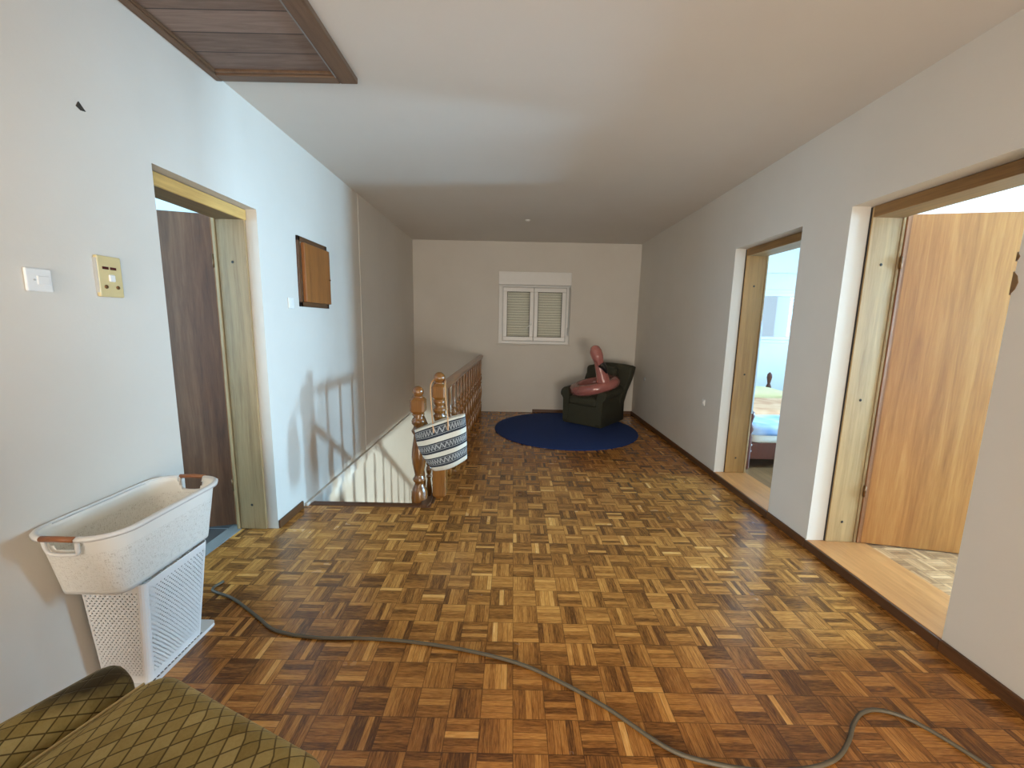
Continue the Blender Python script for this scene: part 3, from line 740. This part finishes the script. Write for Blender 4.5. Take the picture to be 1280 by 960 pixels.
b = bm_new(); loft(b, [rail_sec(rx0, ry0, .868), rail_sec(rx1, ry1, .868)], smooth=False); obj('handrail', b, M['rail'], rl)
BAL = [(.018,.0),(.022,.03),(.024,.12),(.017,.135),(.024,.15),(.025,.16),(.015,.175),(.019,.22),(.026,.29),(.027,.33),(.020,.40),(.014,.45),(.023,.465),(.024,.475),(.013,.49),(.022,.51),(.026,.535),(.022,.56),(.013,.575),(.022,.59),(.022,.60),(.014,.615),(.015,.70),(.017,.80),(.018,.842)]
nb = 14
proto = None
for k in range(nb):
    t = (k+1)/(nb+.3)
    y = ny + (YB-ny)*t; x = rx0 + (rx1-rx0)*(y-ry0)/(ry1-ry0)
    if proto is None:
        b = bm_new(); lathe(b, BAL, 0, 0, 12); proto = obj('baluster', b, M['turned'], rl); o = proto
    else:
        o = proto.copy(); C.objects.link(o)
    o.location = (x, y, .002)
# stair railing
sr = thing('stair_railing', 'lower turned wood post and railing descending the stairwell', 'railing', (0,0,0))
sx, sy = -.705, 2.965
b = bm_new()
lathe(b, [(.050,-.183),(.052,-.10),(.060,-.03),(.064,.03),(.062,.08),(.046,.115),(.036,.135),(.034,.15),(.046,.165),(.050,.18),(.036,.20),(.033,.215),(.040,.25),(.052,.31),(.056,.36),(.052,.42),(.042,.48),(.036,.53),(.050,.55),(.053,.565),(.040,.585),(.034,.60),(.050,.62),(.052,.64),(.046,.655),(.034,.67),(.048,.69),(.040,.70)], sx, sy, 24)
newel_block(b, sx, sy, .055, .697, .822, .016)
lathe(b, [(.038,.818),(.040,.828),(.026,.838)]+ball(.043, .864), sx, sy, 24)
obj('newel_post', b, M['turned_dark'], sr)
S = -.757
zh = lambda y: .655 + S*(y-3.02)
b = bm_new(); loft(b, [rail_sec(sx, 3.02, zh(3.02), .032, .036), rail_sec(sx, 5.70, zh(5.70), .032, .036)], smooth=False); obj('handrail', b, M['turned_dark'], sr)
proto = None
SB = [(r, z*.835) for r, z in BAL]
for k in range(11):
    y = 3.075 + .245*k
    step = math.floor((y-OY)/.245); zb = -.185*(step+1)
    hgt = zh(y)-.03-zb
    if proto is None:
        b = bm_new(); lathe(b, [(r, z/.842) for r, z in BAL], 0, 0, 12); proto = obj('baluster', b, M['turned_dark'], sr); o = proto
    else:
        o = proto.copy(); C.objects.link(o)
    o.location = (sx, y, zb); o.scale = (1,1,hgt)
b = bm_new(); prism(b, [(OX-.055,2.84),(OX-.005,2.835),(OX+.012,2.90),(OX+.004,3.0),(OX-.03,3.0),(OX-.06,2.90)], 2, .005, .022)
tag(obj('wood_offcut', b, M['skirt']), 'small wood offcut on the floor between two railing posts', 'offcut')

# ------------------------------------------------------------------ tote bag
bag = thing('tote_bag', 'black and white striped woven tote bag hanging from the railing post', 'bag', (0,0,0))
b = bm_new(); secs = []; NU = 40; NV = 22
def bag_edge(v):
    L = Vector((-.690,0,.612)).lerp(Vector((-.560,0,.318)), v); L.x -= .035*math.sin(PI*v)*.9
    R_ = Vector((-.338,0,.724)).lerp(Vector((-.322,0,.388)), v); R_.x += .004*math.sin(PI*v)
    return L, R_
for j in range(NV+1):
    v = j/NV; L, R_ = bag_edge(v); mid = (L+R_)/2; hw = (R_-L)/2
    dep = .030 + .034*math.sin(PI*min(v*.75+.1,1)) if v < .9 else .055*(1-(v-.9)*4)
    sag = -.022*v*v
    ring = []
    for k in range(NU):
        a = 2*PI*k/NU; ca, sa = math.cos(a), math.sin(a)
        cx = math.copysign(abs(ca)**.75, ca)
        wob = .004*math.sin(5*a+6*v)
        topcurve = (.012*(1-cx*cx) if v < .2 else 0)*(1-v*5)
        ring.append((mid.x+hw.x*cx, 2.825+.035*cx+dep*math.copysign(abs(sa)**.8, sa)+wob, mid.z+hw.z*cx+sag*(1-cx*cx)+topcurve))
    secs.append(ring)
loft(b, secs, cap0=False, cap1=True, uv=lambda i, k: (k/NU, i/NV))
bb_ = obj('body', b, M['bag'], bag)
so = bb_.modifiers.new('thick', 'SOLIDIFY'); so.thickness = .003; so.offset = -1
b = bm_new()
path = smooth_path([(-.548,2.772,.59),(-.556,2.775,.65),(-.590,2.89,.77),(-.614,2.985,.90),(-.606,3.05,.937),(-.562,3.094,.945),(-.515,3.05,.942),(-.503,2.98,.925),(-.486,2.90,.83),(-.455,2.80,.70),(-.450,2.782,.62)], 6)
tube(b, path, .0085, 8, flat=.6); obj('shoulder_strap', b, M['strap'], bag)

# ------------------------------------------------------------------ rug
b = bm_new(); lathe(b, [(.93,0.001),(.942,.004),(.940,.010),(.930,.012),(.5,.012),(.01,.012)], 0, 0, 96)
o = obj('round_rug', b, M['navy'], smooth=True); o.location = (.724, 5.232, 0)
tag(o, 'round navy blue rug on the parquet near the far wall', 'rug')

# ------------------------------------------------------------------ green armchair
CA = math.radians(-39)
ch = thing('armchair', 'dark green upholstered armchair on the navy rug by far corner', 'armchair', (.723, 5.59, .0125), CA)
W_, D_ = .62, .74
b = bm_new(); box(b, .012, W_-.012, .01, D_-.01, .006, .285, .012, 2); obj('base', b, M['green'], ch)
for x in (.07, W_-.07):
    for y in (.07, D_-.07):
        b = bm_new(); lathe(b, [(.018,0),(.022,.03)], x, y, 12); obj('foot', b, M['black'], ch)
def cushion(b, x0, x1, y0, y1, z0, z1, r, puff=.02, n=14):
    t = bmesh.new(); bmesh.ops.create_cube(t, size=2); bmesh.ops.subdivide_edges(t, edges=list(t.edges), cuts=n, use_grid_fill=True)
    cx, cy, cz = (x0+x1)/2, (y0+y1)/2, (z0+z1)/2; hx, hy, hz = (x1-x0)/2, (y1-y0)/2, (z1-z0)/2
    for v in t.verts:
        p = Vector((v.co.x*hx, v.co.y*hy, v.co.z*hz))
        q = Vector((max(-hx+r, min(hx-r, p.x)), max(-hy+r, min(hy-r, p.y)), max(-hz+r, min(hz-r, p.z))))
        d_ = p-q
        if d_.length > 1e-6: p = q + d_.normalized()*min(r, max(abs(d_.x),abs(d_.y),abs(d_.z)))
        f_ = (1-(v.co.x)**2)*(1-(v.co.y)**2)
        if v.co.z > 0: p.z += puff*f_
        v.co = p + Vector((cx,cy,cz))
    for f_ in t.faces: f_.smooth = True
    merge(b, t)
b = bm_new(); cushion(b, .095, W_-.095, -.012, .55, .27, .41, .05, .03); obj('seat_cushion', b, M['green'], ch)
def arm(sgn):
    """rolled arm, profile in (x,z) swept along y"""
    secs = []
    for y, k in ((-.004,.90),(.010,.97),(.03,1.0),(.30,1.0),(.60,1.04),(.70,1.04)):
        zt = .0 + .030*min(max(y,0)/.55,1)
        prof = [(.098,.02),(.098,.30),(.100,.40),(.092,.46),(.070,.495),(.036,.508),(.0,.500),(-.028,.478),(-.040,.445),(-.034,.412),(-.012,.392),(.006,.36),(.010,.25),(.010,.02)]
        q = []
        for px, pz in prof:
            if pz > .3: pz += zt
            cx, cz = .04, .27
            q.append((cx+(px-cx)*k, cz+(pz-cz)*(k if k < 1 else 1)))
        secs.append([((p[0] if sgn < 0 else W_-p[0]), y, p[1]) for p in q])
    b = bm_new(); loft(b, secs, smooth=True); return obj('arm', b, M['green'], ch)
arm(-1); arm(1)
# backrest: slab outline in (x,z) with rounded top, leaning back
b = bm_new()
out = [(.0,.26),(-.010,.44),(.0,.52),(.022,.62),(.045,.70),(.085,.765),(.14,.805),(.22,.828),(.40,.835),(.56,.830),(.70,.818),(.745,.80),(.735,.70),(.70,.56),(.66,.44),(.625,.26)]
def lean(z): return .07*max(z-.28, 0)/.55
secs = []
for dy, s in ((0,.94),(.018,.985),(.045,1.0),(.12,1.0),(.150,.985),(.165,.93)):
    cx, cz = .33, .54
    secs.append([(cx+(x-cx)*s, .53+dy+lean(z), cz+(z-cz)*s) for x, z in out])
loft(b, secs, smooth=True); obj('backrest', b, M['green'], ch)
b = bm_new(); cushion(b, .09, W_-.06, .47, .60, .38, .79, .05, .02)
o = obj('back_cushion', b, M['green'], ch); 

# ------------------------------------------------------------------ flamingo swim ring
fl = thing('flamingo_swim_ring', 'pink inflatable flamingo swim ring lying in the green armchair', 'swim ring', (1.150, 5.515, .560))
e1 = Vector((math.cos(math.radians(-12)), math.sin(math.radians(-12)), 0)); e1 = (e1 + Vector((0,0,.26))).normalized()
e2 = Vector((.10, 1, .03)); e2 = (e2 - e1*e2.dot(e1)).normalized(); e3 = e1.cross(e2)
RM, rt = .278, .074
b = bm_new()
pts = [e1*RM*math.cos(2*PI*i/40) + e2*RM*.92*math.sin(2*PI*i/40) for i in range(40)]
tube(b, pts, rt, 16, closed=True); obj('ring', b, M['vinyl'], fl)
b = bm_new()
# seam straps round the tube
for a in (-2.25,):
    c = e1*RM*math.cos(a) + e2*RM*.92*math.sin(a); rd = (e1*math.cos(a)+e2*math.sin(a)).normalized()
    tube(b, [c + rd*(rt+.001)*math.cos(t*2*PI/20) + e3*(rt+.001)*math.sin(t*2*PI/20) for t in range(20)], .003, 6, closed=True)
obj('seam', b, M['clear_vinyl'], fl)
nb_ = [(.075,-.20,.03),(.070,-.215,.09),(.052,-.215,.16),(.022,-.212,.25),(-.008,-.21,.34),(-.038,-.208,.42),(-.056,-.205,.48)]
rr = [.080,.092,.082,.066,.058,.058,.052]
def radii(P_, rr):
    out = []
    for i in range(len(P_)):
        u = i/(len(P_)-1)*(len(rr)-1); k = min(int(u), len(rr)-2); out.append(rr[k]+(rr[k+1]-rr[k])*(u-k))
    return out
P_ = smooth_path(nb_, 5)
b = bm_new(); tube(b, P_, radii(P_, rr), 18); nk = obj('neck', b, M['vinyl'], fl)
hp = smooth_path([(-.062,-.21,.545),(-.064,-.222,.532),(-.058,-.25,.485),(-.036,-.272,.42),(-.008,-.275,.36),(.022,-.272,.31)], 5)
b = bm_new(); tube(b, hp, radii(hp, [.012,.060,.080,.078,.056,.038]), 18); hd = obj('head', b, M['vinyl'], fl)
b = bm_new(); bp = smooth_path([(.008,-.275,.330),(.048,-.280,.290),(.078,-.280,.245),(.094,-.275,.205)], 4)
tube(b, bp, [.050-.038*(i/(len(bp)-1))**1.5 for i in range(len(bp))], 12); obj('beak', b, M['beak'], fl)

# ------------------------------------------------------------------ laundry hamper and basket
hm = thing('laundry_hamper', 'tall white perforated plastic hamper standing against left wall', 'hamper', (0,0,0))
def sec(x0, x1, y0, y1, z, r, n=5): return [(x, y, z) for x, y in rrect(x0, x1, y0, y1, r, n)]
b = bm_new(); secs = []
for k in range(9):
    t = k/8
    secs.append(sec(-1.522+.0*t, -1.338+.052*t, 1.318-.034*t, 1.578+.016*t, .016+.425*t, .022))
def per(s):
    L = [0]
    for i in range(len(s)): L.append(L[-1] + (Vector(s[(i+1)%len(s)])-Vector(s[i])).length)
    return L
LL = per(secs[0])
loft(b, secs, cap0=True, cap1=False, smooth=False, uv=lambda i, k: (LL[k], .425*i/8))
o = obj('body', b, M['perforated'], hm); so = o.modifiers.new('thick', 'SOLIDIFY'); so.thickness = .003; so.offset = -1
b = bm_new(); pl = [sec(-1.530, -1.328, 1.304, 1.648, z, r) for z, r in ((.0005,.022),(.012,.025),(.015,.022))]
loft(b, pl, smooth=False); bp_ = obj('base_plate', b, M['plastic'], hm)
b = bm_new()
for k in range(15):
    y = 1.330 + .0165*k
    box(b, -1.3375-.002*k/15, -1.3335-.002*k/15, y, y+.010, .0145, .0162)
obj('slot_row', b, M['black'], bp_)

bk = thing('laundry_basket', 'white woven plastic laundry basket with brown grips on top of hamper', 'basket', (0,0,0))
NZ = 14; zb, zt = .444, .692
def bsec(t, z=None):
    x0, x1 = -1.531+.001*t, -1.300+.054*t; y0, y1 = 1.232-.072*t, 1.640+.020*t
    r = .042+.046*t
    return rrect(x0, x1, y0, y1, r, 7), zb+(zt-zb)*t
# resample outline so both ends have fine divisions
def resample(poly, n):
    P = [Vector((p[0],p[1],0)) for p in poly]; P.append(P[0]); L = [0]
    for i in range(len(P)-1): L.append(L[-1]+(P[i+1]-P[i]).length)
    out = []; j = 0
    for k in range(n):
        d_ = L[-1]*k/n
        while L[j+1] < d_: j += 1
        f_ = (d_-L[j])/(L[j+1]-L[j]); out.append(P[j].lerp(P[j+1], f_))
    return out, L[-1]
NB = 120
def ctr(t): return (-1.41+.024*t, 1.4435-.028*t)
rows = []
for j in range(NZ+1):
    t = j/NZ; poly, z = bsec(t); pts, LB = resample(poly, NB)
    rows.append([(p.x, p.y, z) for p in pts])
b = bm_new(); lay = b.loops.layers.uv.verify()
V = [[b.verts.new(p) for p in r] for r in rows]
cutx = -1.385
def cut(j, k):
    x, y, z = rows[j][k]; x2 = rows[j][(k+1)%NB][0]; xm = (x+x2)/2
    end = (y < 1.20 or y > 1.62)
    w = .052
    return end and abs(xm-(-1.392)) < w and j >= NZ-3 and not (j == NZ-3 and abs(xm+1.392) > w-.012)
for j in range(NZ):
    for k in range(NB):
        if cut(j, k): continue
        f_ = b.faces.new((V[j][k], V[j][(k+1)%NB], V[j+1][(k+1)%NB], V[j+1][k])); f_.smooth = True
        for l, q in zip(f_.loops, ((j,k),(j,k+1),(j+1,k+1),(j+1,k))): l[lay].uv = (LB*q[1]/NB, (zt-zb)*q[0]/NZ)
fb = b.faces.new([V[0][k] for k in range(NB)])
for l in fb.loops: l[lay].uv = (0,0)
for v in [v for v in b.verts if not v.link_faces]: b.verts.remove(v)
o = obj('body', b, M['woven'], bk); so = o.modifiers.new('thick', 'SOLIDIFY'); so.thickness = .004; so.offset = -1
# rim lip, broken at the two grips
b = bm_new(); top = [Vector(p) for p in rows[NZ]]
idx = [k for k in range(NB) if cut(NZ-1, k)]
runs = []; cur = []
start = next(k for k in range(NB) if cut(NZ-1, k) and not cut(NZ-1, (k+1)%NB)) + 1
order = [(start+i) % NB for i in range(NB)]
for k in order:
    if not cut(NZ-1, k): cur.append(k)
    else:
        if cur: runs.append(cur); cur = []
if cur: runs.append(cur)
cen = Vector((-1.386, 1.4155, zt))
def outw(p): 
    q = Vector((max(-1.50, min(-1.28, p.x)), max(1.19, min(1.63, p.y)), zt)); d_ = p-q; d_.z = 0
    return d_.normalized() if d_.length > 1e-5 else Vector((0,0,0))
grips = []
for r in runs:
    ks = r + [(r[-1]+1) % NB]
    secs = []
    for k in ks:
        p = top[k]; n_ = outw(p)
        a = p - n_*.004; q = p + n_*.016
        q.x = max(q.x, XL+.003)
        secs.append([a+Vector((0,0,.004)), (a+q)/2+Vector((0,0,.007)), q+Vector((0,0,.002)), q+Vector((0,0,-.008)), (a+q)/2+Vector((0,0,-.002)), a+Vector((0,0,-.004))])
    loft(b, secs, smooth=True); grips.append((top[ks[0]], top[ks[-1]]))
obj('rim', b, M['plastic'], bk)
ends = [(grips[0][1], grips[1][0]), (grips[1][1], grips[0][0])]
for a, c in ends:
    dn = Vector((0,0,-.056)); n_ = outw((a+c)/2)
    b = bm_new(); tube(b, smooth_path([a+n_*.006, a+dn*.55+n_*.004+(c-a)*.02, a+dn+(c-a)*.14, c+dn+(a-c)*.14, c+dn*.55+n_*.004+(a-c)*.02, c+n_*.006], 5), .006, 8)
    obj('grip_surround', b, M['plastic'], bk)
    b = bm_new(); tube(b, [a+n_*.010+Vector((0,0,.0)), (a+c)/2+n_*.012+Vector((0,0,.002)), c+n_*.010], .009, 10)
    obj('grip', b, M['handle_brown'], bk)

# ------------------------------------------------------------------ olive armchair in the foreground
ga = math.radians(-22)
gc = thing('lounge_chair', 'worn olive gold lounge chair with lozenge pattern at bottom left', 'armchair', (-.900, .930, 0), ga)
# seat cushion: rounded slab, local x = right, y = forward; uv in metres
def pad(name, x0, x1, y0, y1, z0, z1, r, crown, tilt=0.0, corner=.05):
    b = bm_new(); secs = []; n = 8
    prof = []                                  # inset, z
    for k in range(7):
        a = k/6*PI/2; prof.append((r*(1-math.sin(a)), z0+r-r*math.cos(a)))
    for k in range(7):
        a = k/6*PI/2; prof.append((r*(1-math.cos(a)), z1-r+r*math.sin(a)))
    for s_ in (.25,.5,.75,.92): prof.append((r+s_*((x1-x0)/2-r), z1+crown*(1-(1-s_)**2)))
    L = 0; pv = [0]
    for i in range(1, len(prof)):
        pv.append(pv[-1]+math.hypot(prof[i][0]-prof[i-1][0], prof[i][1]-prof[i-1][1]))
    rows_ = []
    for ins, z in prof:
        rc = max(corner-ins*.6, .012)
        pts = rrect(x0+ins, x1-ins, y0+ins, y1-ins, min(rc, (x1-x0)/2-ins-.001, (y1-y0)/2-ins-.001), 8)
        rows_.append([(x, y, z+tilt*(y-y1)) for x, y in pts])
    def uvf(i, k):
        k %= len(rows_[0]); x, y, z = rows_[i][k]
        drop = max(z1-r-(z-tilt*(y-y1)), 0) + max(0, r - prof[i][0])*.57*(1 if i > 6 else 0)
        cx, cy = (x0+x1)/2, (y0+y1)/2
        ux = drop if x > x1-r-.01 and y < y1-r else (-drop if x < x0+r+.01 and y < y1-r else 0)
        uy = drop if y >= y1-r else (-drop if y <= y0+r else 0)
        return (x+ux, y+uy)
    loft(b, rows_, uv=uvf, smooth=True)
    lay = b.loops.layers.uv.verify()
    for f_ in b.faces:
        if len(f_.verts) > 4:
            for l in f_.loops: l[lay].uv = (l.vert.co.x, l.vert.co.y)
    return b
b = pad('seat_cushion', 0.0, .58, -.54, .005, .300, .485, .055, .018, .03, .055)
sc_ = obj('seat_cushion', b, M['lozenge'], gc)
b = bm_new(); tube(b, smooth_path([(.0135,-.50,.4555),(.0135,-.35,.460),(.0135,-.20,.4645),(.0135,-.05,.469)], 8), .0042, 8); obj('piping', b, M['piping'], sc_)
# arms, swept along y, uv: u arc length, v along y
def garm(x_in, sgn):
    b = bm_new(); secs = []; vs = []; us = None
    ys = [-.045,-.047,-.053,-.064,-.082,-.11,-.15,-.20,-.30,-.40,-.52,-.62]
    for i, y in enumerate(ys):
        t = min(max(-y/.6, 0), 1)
        k = (.05,.45,.74,.92,1,1,1,1,1,1,1,1)[i]
        zt = .500 + .035*t; w = .126+.012*t
        base = [(0,.12),(0,.30),(-.002,zt-.09),(-.008,zt-.045),(-.024,zt-.020),(-.052,zt-.004),(-.082,zt-.002),(-.108,zt-.014),(-w,zt-.045),(-w-.004,zt-.10),(-w,.30),(-w+.004,.12)]
        cx, cz = -.065, zt-.06
        q = []
        for px, pz in base:
            kk = k
            q.append((cx+(px-cx)*kk if True else px, (cz+(pz-cz)*kk) if pz > .3 else pz))
        secs.append([(x_in + sgn*-p[0], y, p[1]) for p in q])
        vs.append(y)
    ref = secs[6]; us = [0]
    for i in range(1, len(ref)): us.append(us[-1]+(Vector(ref[i])-Vector(ref[i-1])).length)
    us.append(us[-1]+.1)
    va = [0]
    for i in range(1, len(secs)):
        va.append(va[-1] - (Vector(secs[i][5])-Vector(secs[i-1][5])).length)
    loft(b, secs, uv=lambda i, k: (1.3*(x_in+.33 - us[min(k, len(us)-1)]), 1.3*va[i]+.012), smooth=True)
    return obj('arm', b, M['lozenge'], gc)
garm(-.004, -1); garm(.586, 1)
b = bm_new(); box(b, .0, .56, -.56, -.02, .10, .285, .012, 2); obj('base', b, M['gold_plain'], gc)
b = pad('backrest', -.11, .67, -.78, -.60, .12, .90, .06, .01, 0, .06); obj('backrest', b, M['lozenge'], gc)
for x in (.0, .56):
    for y in (-.60, -.06):
        b = bm_new(); lathe(b, [(.016,0),(.024,.12)], x, y, 14); obj('leg', b, M['turned_dark'], gc)

# ------------------------------------------------------------------ extension cord
cz = .0072
cp = [(-1.50,1.93),(-1.505,1.86),(-1.36,1.80),(-1.17,1.685),(-1.03,1.600),(-.84,1.565),(-.62,1.565),(-.393,1.549),(-.16,1.51),(.057,1.449),(.22,1.365),(.373,1.264),(.529,1.136),(.64,1.092),(.80,1.068),(.948,1.075),(1.07,1.105),(1.161,1.162),(1.232,1.225),(1.300,1.268),(1.375,1.279),(1.456,1.242),(1.53,1.14),(1.60,1.00),(1.66,.80)]
b = bm_new(); tube(b, smooth_path([(x, y, cz) for x, y in cp], 8), .0068, 8)
tag(obj('extension_cord', b, M['cord']), 'grey rubber cord snaking across the parquet floor', 'cord')

# ------------------------------------------------------------------ bed in the far bedroom
bd = thing('double_bed', 'dark wood bed with orange blanket and blue sheet in far bedroom', 'bed', (0,0,ZD))
bx0, bx1, by0, by1 = 2.235, 3.66, 3.66, 5.66
b = bm_new(); box(b, bx0+.03, bx1-.03, by0+.03, by0+.06, .10, .26, .005, 1); box(b, bx0+.01, bx0+.04, by0+.05, by1-.05, .10, .26, .005, 1); box(b, bx1-.04, bx1-.01, by0+.05, by1-.05, .10, .26, .005, 1)
box(b, bx0+.04, bx1-.04, by0+.06, by1-.06, .20, .25); obj('bed_frame', b, M['bedwood'], bd)
def post(x, y, hgt, name='post'):
    b = bm_new(); lathe(b, [(.020,0),(.030,.02),(.030,hgt*.55),(.020,hgt*.60),(.034,hgt*.66),(.034,hgt*.72),(.018,hgt*.78),(.026,hgt*.84),(.034,hgt*.90),(.030,hgt*.96),(.008,hgt)], x, y, 16)
    return obj(name, b, M['bedwood'], bd)
for x in (bx0+.020, bx1-.01): post(x, by0+.03, .58); post(x, by1-.02, .73)
b = bm_new(); box(b, bx0+.03, bx1-.03, by1-.035, by1-.005, .26, .50, .01, 2); obj('headboard', b, M['bedwood'], bd)
b = bm_new(); cushion(b, bx0+.035, bx1-.035, by0+.02, by1-.05, .25, .40, .045, .01); mt = obj('mattress', b, M['mattress'], bd)
b = bm_new(); cushion(b, bx0+.02, bx1-.02, by0+.005, by0+1.0, .325, .435, .04, .012); obj('sheet', b, M['sheet'], mt)
b = bm_new(); cushion(b, bx0+.02, bx1-.02, by0+.45, by0+1.30, .36, .485, .045, .012); tag_ = obj('blanket', b, M['blanket'], mt)
for k in range(2):
    b = bm_new(); cushion(b, bx0+.06+.66*k, bx0+.66+.66*k, by1-.62, by1-.10, .41, .54, .06, .03); obj('pillow', b, M['pillow'], bd)
for z in (.20, .26-.0):
    b = bm_new(); t = bmesh.new(); bmesh.ops.create_uvsphere(t, u_segments=10, v_segments=6, radius=.011); merge(b, t, Matrix.Translation((bx0+.05, by0+.027, z-.02))); obj('bolt', b, M['steel'], bd)

# ------------------------------------------------------------------ light
def area(name, loc, rot, sx, sy, power, color):
    l = bpy.data.lights.new(name, 'AREA'); l.shape = 'RECTANGLE'; l.size = sx; l.size_y = sy; l.energy = power; l.color = color
    o = bpy.data.objects.new(name, l); C.objects.link(o); o.location = loc; o.rotation_euler = rot; return o
DAY = (.41,.72,1.0)
PX = (0, PI/2, 0)     # shines to -x
def win(name, W, power, color, x=EX+.24, rot=PX):
    area(name, (x, (W[0]+W[1])/2, (W[2]+W[3])/2), rot, W[3]-W[2], W[1]-W[0], power, color)
win('daylight_room', WA, 430, DAY)
win('daylight_bedroom', WB, 300, DAY)
win('daylight_bedroom_side', WC, 60, DAY)
area('daylight_bathroom', (BX-.14, 1.7, 1.55), (0, -PI/2, 0), 1.1, 1.0, 85, DAY)
area('daylight_rear', ((RW[0]+RW[1])/2, YR-.24, (RW[2]+RW[3])/2), (PI/2, 0, 0), RW[1]-RW[0], RW[3]-RW[2], 70, (1.0,.88,.74))
area('fill_rear_low', ((REAR_FILL[0]+REAR_FILL[1])/2, YR-.24, (REAR_FILL[2]+REAR_FILL[3])/2), (PI/2, 0, 0), REAR_FILL[1]-REAR_FILL[0], REAR_FILL[3]-REAR_FILL[2], 95, (1.0,.92,.80))  # added fill lamp to brighten the near floor, no known window here
area('daylight_lower_hall', (3.15, 2.70, -1.05), PX, .5, .30, 240, (.86,1.0,.97))

w = bpy.data.worlds.new('sky'); bpy.context.scene.world = w; w.use_nodes = True
bg = w.node_tree.nodes['Background']; bg.inputs[0].default_value = (.62,.82,1.0,1); bg.inputs[1].default_value = .9

# ------------------------------------------------------------------ camera
cam = bpy.data.cameras.new('camera'); co = bpy.data.objects.new('camera', cam); C.objects.link(co)
f_px, pitch, yaw, roll, hc = 500.39, .1486, -.0001, .0207, 1.3803
cy_, sy_ = math.cos(yaw), math.sin(yaw); cp_, sp_ = math.cos(pitch), math.sin(pitch)
fw = Vector((-sy_*cp_, cy_*cp_, -sp_)); rt_ = Vector((cy_, sy_, 0)); up = rt_.cross(fw)
r2 = rt_*math.cos(roll) + up*math.sin(roll); u2 = -rt_*math.sin(roll) + up*math.cos(roll)
Mx = Matrix((r2, u2, -fw)).transposed().to_4x4(); Mx.translation = Vector((0,0,hc))
co.matrix_world = Mx
cam.sensor_fit = 'HORIZONTAL'; cam.sensor_width = 36; cam.lens = f_px/1280*36; cam.clip_start = .05
S_ = bpy.context.scene; S_.camera = co
S_.view_settings.view_transform = 'Standard'; S_.view_settings.look = 'None'; S_.view_settings.gamma = 1.0
S_.view_settings.use_curve_mapping = False; S_.view_settings.exposure = 0.0
try:
    S_.cycles.max_bounces = 10; S_.cycles.diffuse_bounces = 6; S_.cycles.transparent_max_bounces = 12; S_.cycles.sample_clamp_indirect = 8.0
except Exception: pass
